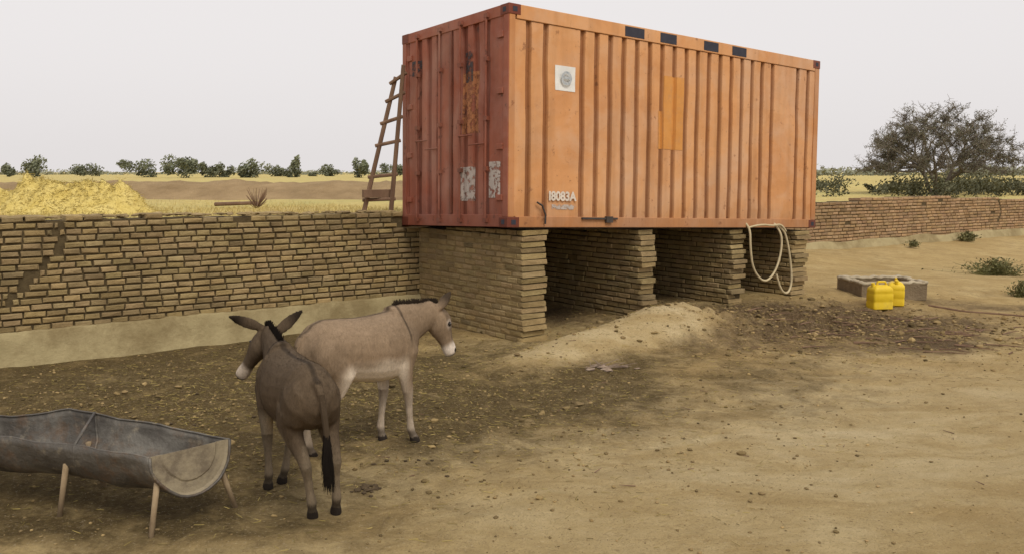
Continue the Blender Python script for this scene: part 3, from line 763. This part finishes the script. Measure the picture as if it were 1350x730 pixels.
# ---------------------------------------------------------------- vegetation
def leafmat(name,c1,c2):
    m,nt,b=new_mat(name); a=nt.nodes.new('ShaderNodeAttribute'); a.attribute_name='Col'
    c=mix(nt,1.0,ramp(nt,noi(nt,1.2,4,.6,vec(nt)),[(.35,c1),(.65,c2)]),a.outputs['Color'],'MULTIPLY')
    nt.links.new(c,b.inputs['Base Color']); b.inputs['Roughness'].default_value=.9; b.inputs['Specular IOR Level'].default_value=.1
    return m
def leaf(mb,p,s,col):
    a=Vector((R(-1,1),R(-1,1),R(-1,1))).normalized(); b_=a.orthogonal().normalized()
    c=a.cross(b_)
    mb.add([p-b_*s,p+c*s*.5,p+b_*s,p-c*s*.5],[(0,1,2,3)],col)
def clump(mb,cx,cy,z,w_,d_,h_,n,s,ns=9):
    subs=[(R(-.7,.7),R(-.7,.7),R(.1,.7),R(.25,.5)) for _ in range(ns)]
    for i in range(n):
        q=random.choice(subs); v_=Vector((random.gauss(0,1),random.gauss(0,1),random.gauss(0,1))).normalized()*(random.random()**.4)*q[3]
        x=q[0]+v_.x; y=q[1]+v_.y; zz=q[2]+v_.z*.8
        if zz<0.0: zz=-zz*.4
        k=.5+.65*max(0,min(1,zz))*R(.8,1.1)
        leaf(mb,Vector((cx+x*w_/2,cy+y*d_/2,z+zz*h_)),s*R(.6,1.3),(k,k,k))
M_far=leafmat('haze_tinted_foliage',(.26,.27,.19),(.36,.36,.26))  # leaf colour lightened to paint in distance haze
M_fart=leafmat('haze_tinted_far_foliage',(.145,.16,.10),(.22,.23,.15))  # air haze is mixed into this base colour, no volume
mb=MB(); f=1178.8
def pz(px,Y): return (px-675)/f*Y
for (px,wd,top,Y) in ((14,22,212,110),(52,50,204,95),(112,56,214,120),(180,52,209,100),(235,60,201,90),(268,44,205,92),(292,34,212,100),(335,36,208,95),(368,50,214,120),(393,18,204,100),(432,50,215,125),(478,24,209,95),(512,50,213,120)):
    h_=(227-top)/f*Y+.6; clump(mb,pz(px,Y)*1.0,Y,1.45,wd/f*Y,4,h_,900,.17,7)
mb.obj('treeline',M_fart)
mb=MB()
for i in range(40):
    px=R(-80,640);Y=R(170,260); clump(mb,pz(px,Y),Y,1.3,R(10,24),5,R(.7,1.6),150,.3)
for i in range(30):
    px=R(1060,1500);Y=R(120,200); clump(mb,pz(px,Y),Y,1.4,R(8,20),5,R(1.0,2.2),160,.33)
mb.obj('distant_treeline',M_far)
M_mid=leafmat('dusty_shrub_foliage',(.085,.088,.05),(.16,.155,.095))
mb=MB()
for i in range(44):
    px=R(1078,1420);Y=R(36,58); top=R(224,246)
    clump(mb,pz(px,Y),Y,1.0,R(1.4,3.6),2.5,max(.6,(227-top)/f*Y+1.15),330,.08)
mb.obj('shrub_thicket',M_mid)
# acacia: many forking limbs forming a rounded dome of fine twigs
M_bark=simple('acacia_bark',(.12,.098,.075),(.2,.168,.13),8,.95,.3); M_ac=leafmat('acacia_leaves',(.12,.122,.08),(.2,.195,.13))
mb=MB();lf=MB()
rs=random.Random(5); r_=rs.uniform
CEN=Vector((0,0,1.0)); RX_,RZ_=3.35,2.9
def path(p,q,r0,r1,bend,n=6,sides=5):
    P=[p]; off=Vector((r_(-1,1),r_(-1,1),r_(-.4,.9)))*bend
    for i in range(1,n+1):
        t=i/n; P.append(p.lerp(q,t)+off*math.sin(t*math.pi)+Vector((r_(-1,1),r_(-1,1),r_(-1,1)))*bend*.18)
    for i in range(n): mb.seg(P[i],P[i+1],r0+(r1-r0)*i/n,r0+(r1-r0)*(i+1)/n,sides,cap=False)
    return P
def dome(k):
    a=r_(0,6.28); el=math.asin(min(1,r_(-.05,1))); 
    return CEN+Vector((math.cos(a)*math.cos(el)*RX_,math.sin(a)*math.cos(el)*2.8,math.sin(el)*RZ_))*k*(1+.18*noise.noise(Vector((a*1.2,el*2,3))))
nodes1=[]
for i in range(5):
    a=i*1.257+.4; b0=Vector((.12*math.cos(a),.12*math.sin(a),-.1)); e=Vector((math.cos(a)*r_(.6,1.0),math.sin(a)*r_(.5,.9),r_(.9,1.5)))
    nodes1+=path(b0,e,.10,.07,.12)[3:]
nodes2=[]
for i in range(26):
    e=dome(r_(.45,.65)); s=min(nodes1,key=lambda q:(q-e).length+r_(0,.5)); nodes2+=path(s,e,.05,.03,.2)[2:]
nodes3=[]
for i in range(140):
    e=dome(r_(.7,.9)); s=min(nodes2,key=lambda q:(q-e).length+r_(0,.3)); nodes3+=path(s,e,.024,.014,.16,5,4)[1:]
nodes4=[]
for i in range(1050):
    e=dome(r_(.6,1.05)); s=min(nodes3,key=lambda q:(q-e).length+r_(0,.15))
    if (s-e).length<1.3: nodes4+=path(s,e,.013,.007,.08,4,3)[1:]
for q in nodes4+nodes3:
    for _ in range(3):
        d=Vector((r_(-1,1),r_(-1,1),r_(-.7,1))).normalized()*r_(.08,.26); mb.seg(q,q+d,.008,.004,3,cap=False)
        if noise.noise(q*1.1)>-.3:
            for _ in range(2):
                k=r_(.6,1.25); leaf(lf,q+d*r_(.3,1.1)+Vector((rs.gauss(0,.03),rs.gauss(0,.03),rs.gauss(0,.03))),r_(.020,.038),(k,k,k))
TM=Matrix.Translation((19.9,42,1.0))@Matrix.Diagonal((1.10,1.1,1.09,1))
at_=empty('acacia_tree',TM)
mb.obj('trunk_and_limbs',M_bark,at_,TM); lf.obj('crown',M_ac,at_,TM)
def plant(name,x,y,w_,h_,n,mat,s=.03):
    z=H(x,y) ; mb=MB()
    for i in range(n):
        a=R(0,6.28);r=abs(random.gauss(0,.5)); tip=Vector((x+math.cos(a)*r*w_*.6,y+math.sin(a)*r*w_*.5,z+h_*R(.3,1)*(1-.3*r)))
        b0=Vector((x+R(-.3,.3)*w_,y+R(-.3,.3)*w_*.7,z)); mb.seg(b0,tip,.004,.002,3,(.8,.8,.6),cap=False)
        for t in (.4,.55,.7,.85,1):
            k=R(.6,1.3); leaf(mb,b0.lerp(tip,t)+Vector((R(-.03,.03),R(-.03,.03),0)),s*R(.6,1.3),(k,k,k))
    mb.obj(name,mat)
M_gr=leafmat('green_leaves',(.13,.125,.055),(.21,.195,.095))
plant('desert_shrub',9.7,17.8,1.4,.36,220,M_gr,.03); plant('desert_shrub',8.45,14.7,.45,.28,100,M_gr,.025)
plant('desert_shrub',12.4,24.3,.6,.3,90,M_gr,.04); plant('desert_shrub',10.1,22.4,.4,.2,50,M_gr,.03)
# ---------------------------------------------------------------- straw heap, bank, log
M_straw=simple('straw',(.66,.50,.13),(.82,.67,.25),5,.95,.9,22,.06,attr=True,patch=(3,.55,.5,(.50,.36,.12)))
SX,SY=-6.5,13.1
def sh(x,y):
    return .40*gauss(x,y,SX+.34,SY,.50,.5)+.42*gauss(x,y,SX-.50,SY-.1,.26,.4)+.30*gauss(x,y,SX+.95,SY-.2,.24,.3)+.26*gauss(x,y,SX-.1,SY-.35,.22,.3)+.34*gauss(x,y,SX-1.1,SY+.1,.34,.3)
def shz(x,y): 
    h_=sh(x,y); return h_*(1+.5*abs(fr(x,y,4,3,2)))+.05*fr(x,y,8,2,1)*min(1,h_*8)
mb=MB();vs=[];fs=[];nn_=90
for j in range(nn_+1):
    for i in range(nn_+1):
        x=SX-2.2+4.4*i/nn_;y=SY-1.8+3.6*j/nn_; vs.append((x,y,FZ(x,y)-.03+shz(x,y)))
fs=[(j*(nn_+1)+i,j*(nn_+1)+i+1,(j+1)*(nn_+1)+i+1,(j+1)*(nn_+1)+i) for j in range(nn_) for i in range(nn_)]
mb.add(vs,fs)
for i in range(5200):
    x=SX+random.gauss(0,.75);y=SY+random.gauss(0,.5)
    p=Vector((x,y,FZ(x,y)+shz(x,y)-.025)); d=Vector((R(-1,1),R(-1,1),R(-.5,.35))).normalized()*R(.03,.09); k=R(.65,1.2)
    mb.seg(p,p+d,.004,.003,3,(k,k,k),cap=False)
mb.obj('straw_heap',M_straw,smooth=True)
M_bank=simple('brown_earth',(.23,.155,.075),(.37,.26,.135),1.5,1,.8,9,.08)
mb=MB();vs=[];fs=[];n=160
for i in range(n+1):
    x=-26+25*i/n; y0=20.5+.5*noise.noise(Vector((x*.2,0,0))); e=sm(-26,-9.5,x)*.8+.1
    for j,(dy,hh) in enumerate(((-1.8,-.05),(-1.0,.13),(-.3,.34),(.3,.44),(.9,.3),(1.6,-.1))):
        vs.append((x,y0+dy+.15*noise.noise(Vector((x*2,j,0))),1.46+hh*e*(1+.16*noise.noise(Vector((x*1.1,j*.5,2)))+.14*noise.noise(Vector((x*5,j,2))))))
for i in range(n):
    for k in range(5): a=i*6+k; fs.append((a,a+6,a+7,a+1))
mb.add(vs,fs); mb.obj('earth_bank',M_bank,smooth=True)
mb=MB(); mb.seg((-5.1,15.4,1.52),(-4.35,15.2,1.55),.035,.03,7); mb.obj('log',M_wood)
mb=MB()
for i in range(50):
    a=R(0,6.28); mb.seg((-4.25,14.9,1.46),(-4.25+math.cos(a)*.18,14.9+math.sin(a)*.18,1.46+R(.1,.36)),.007,.003,4,cap=False)
mb.obj('dry_bush',M_wood)
M_dry=simple('dry_grass',(.42,.32,.11),(.6,.48,.18),5,1,0,attr=True)
mb=MB()
for i in range(9000):
    lx=R(-9,1);t=abs(random.gauss(0,1))*3+.2; p=LM@Vector((lx,2.7+t,0)); z=FZ(p.x,p.y); k=R(.6,1.2)
    p=Vector((p.x,p.y,z-.01)); mb.seg(p,p+Vector((R(-.04,.04),R(-.04,.04),R(.02,.07))),.004,.001,3,(k,k,k),cap=False)
mb.obj('dry_grass',M_dry)
# ---------------------------------------------------------------- scatter
M_peb=simple('clods',(.20,.138,.06),(.38,.275,.135),3,1,.4,40,.005,attr=True)
mb=MB()
for i in range(11500):
    zone=random.random()
    if zone<.38: x,y=random.gauss(-1.9,2.1),random.gauss(8.0,1.3)
    elif zone<.62: x,y=random.gauss(4.2,1.8),random.gauss(11.8,.9)
    else: x,y=R(-6,9),4.2+11*random.random()**1.3
    lx,ly=loc(x,y)
    if ly>2.2 and lx<7: continue
    r=.003+.010*random.random()**3+(.018*random.random() if random.random()<.025 else 0)
    k=R(.4,1.3)
    if zone<.38: r*=1.35; k*=.8
    if .38<zone<.62: r*=2.2; k*=.85
    mb.blob((x,y,H(x,y)+r*.3),r,(R(.8,1.4),R(.8,1.4),R(.5,.9)),(k,k,k*R(.9,1)))
mb.obj('scattered_clods',M_peb)
mb=MB()
for i in range(6500):
    if random.random()<.75: x,y=random.gauss(-1.9,2.0),random.gauss(8.0,1.5)
    else: x,y=random.gauss(3.5,1.8),random.gauss(11.0,1.2)
    lx,ly=loc(x,y)
    if ly>2.2 and lx<7: continue
    a=R(0,6.28);l=R(.02,.07);k=R(.2,.9); z=H(x,y)+.006
    mb.seg((x,y,z),(x+math.cos(a)*l,y+math.sin(a)*l,z+R(-.002,.012)),.0022,.0015,3,(k,k,k*.9),cap=False)
mb.obj('straw_litter',M_dry)
M_dung=simple('dung',(.05,.034,.018),(.10,.07,.038),9,.95,.5,40)
mb=MB()
for cx,cy,n,s_ in ((-.95,5.69,34,.045),(-1.9,7.4,22,.2),(-2.9,6.9,22,.25),(-3.3,7.6,18,.3),(-.6,6.2,8,.2)):
    for i in range(n):
        x=cx+random.gauss(0,s_);y=cy+random.gauss(0,s_*.7); mb.blob((x,y,H(x,y)+.005),R(.010,.02),(1.2,1,.6),g3(R(.8,1.8)))
mb.obj('dung_piles',M_dung)
mb=MB()
for i in range(70):
    x,y=random.gauss(4.6,1.1),random.gauss(11.3,.6); a=R(-.9,.9); l=R(.1,.5); z=H(x,y)+.012
    d=Vector((math.cos(a),math.sin(a),R(-.03,.06)))*l; m_=Vector((x,y,z))+d*.5+Vector((R(-.03,.03),R(-.03,.03),R(0,.015)))
    mb.seg((x,y,z),m_,.009,.008,5); mb.seg(m_,Vector((x,y,z))+d,.008,.003,5)
for i in range(50):
    x,y=R(-1,6),R(5.5,11); a=R(0,6.28); l=R(.03,.11); z=H(x,y)+.005
    mb.seg((x,y,z),(x+math.cos(a)*l,y+math.sin(a)*l,z+.005),.004,.002,4)
pl=[(6.4,13.6),(6.8,13.25),(7.2,13.05),(7.6,12.7),(8.1,12.55),(8.6,12.3)]
for (a,b_),(c_,d_) in zip(pl[:-1],pl[1:]): mb.seg((a,b_,H(a,b_)+.005),(c_,d_,H(c_,d_)+.005),.018,.016,6)
mb.obj('dead_branches',M_wood)
M_tr=simple('crumpled_cloth',(.16,.11,.08),(.36,.28,.21),14,.9,.5,30)
mb=MB()
for i in range(14):
    x,y=.98+random.gauss(0,.10),9.12+random.gauss(0,.05); mb.blob((x,y,H(x,y)+.01),R(.02,.045),(1.6,.8,.5),jit=.5)
for i in range(18):
    x,y=.98+R(-.2,.1),9.1+R(-.06,.06); mb.seg((x,y,H(x,y)+.02),(x+R(-.1,.25),y+R(-.1,.1),H(x,y)+R(.02,.09)),.005,.003,4)
mb.obj('debris_pile',M_tr)
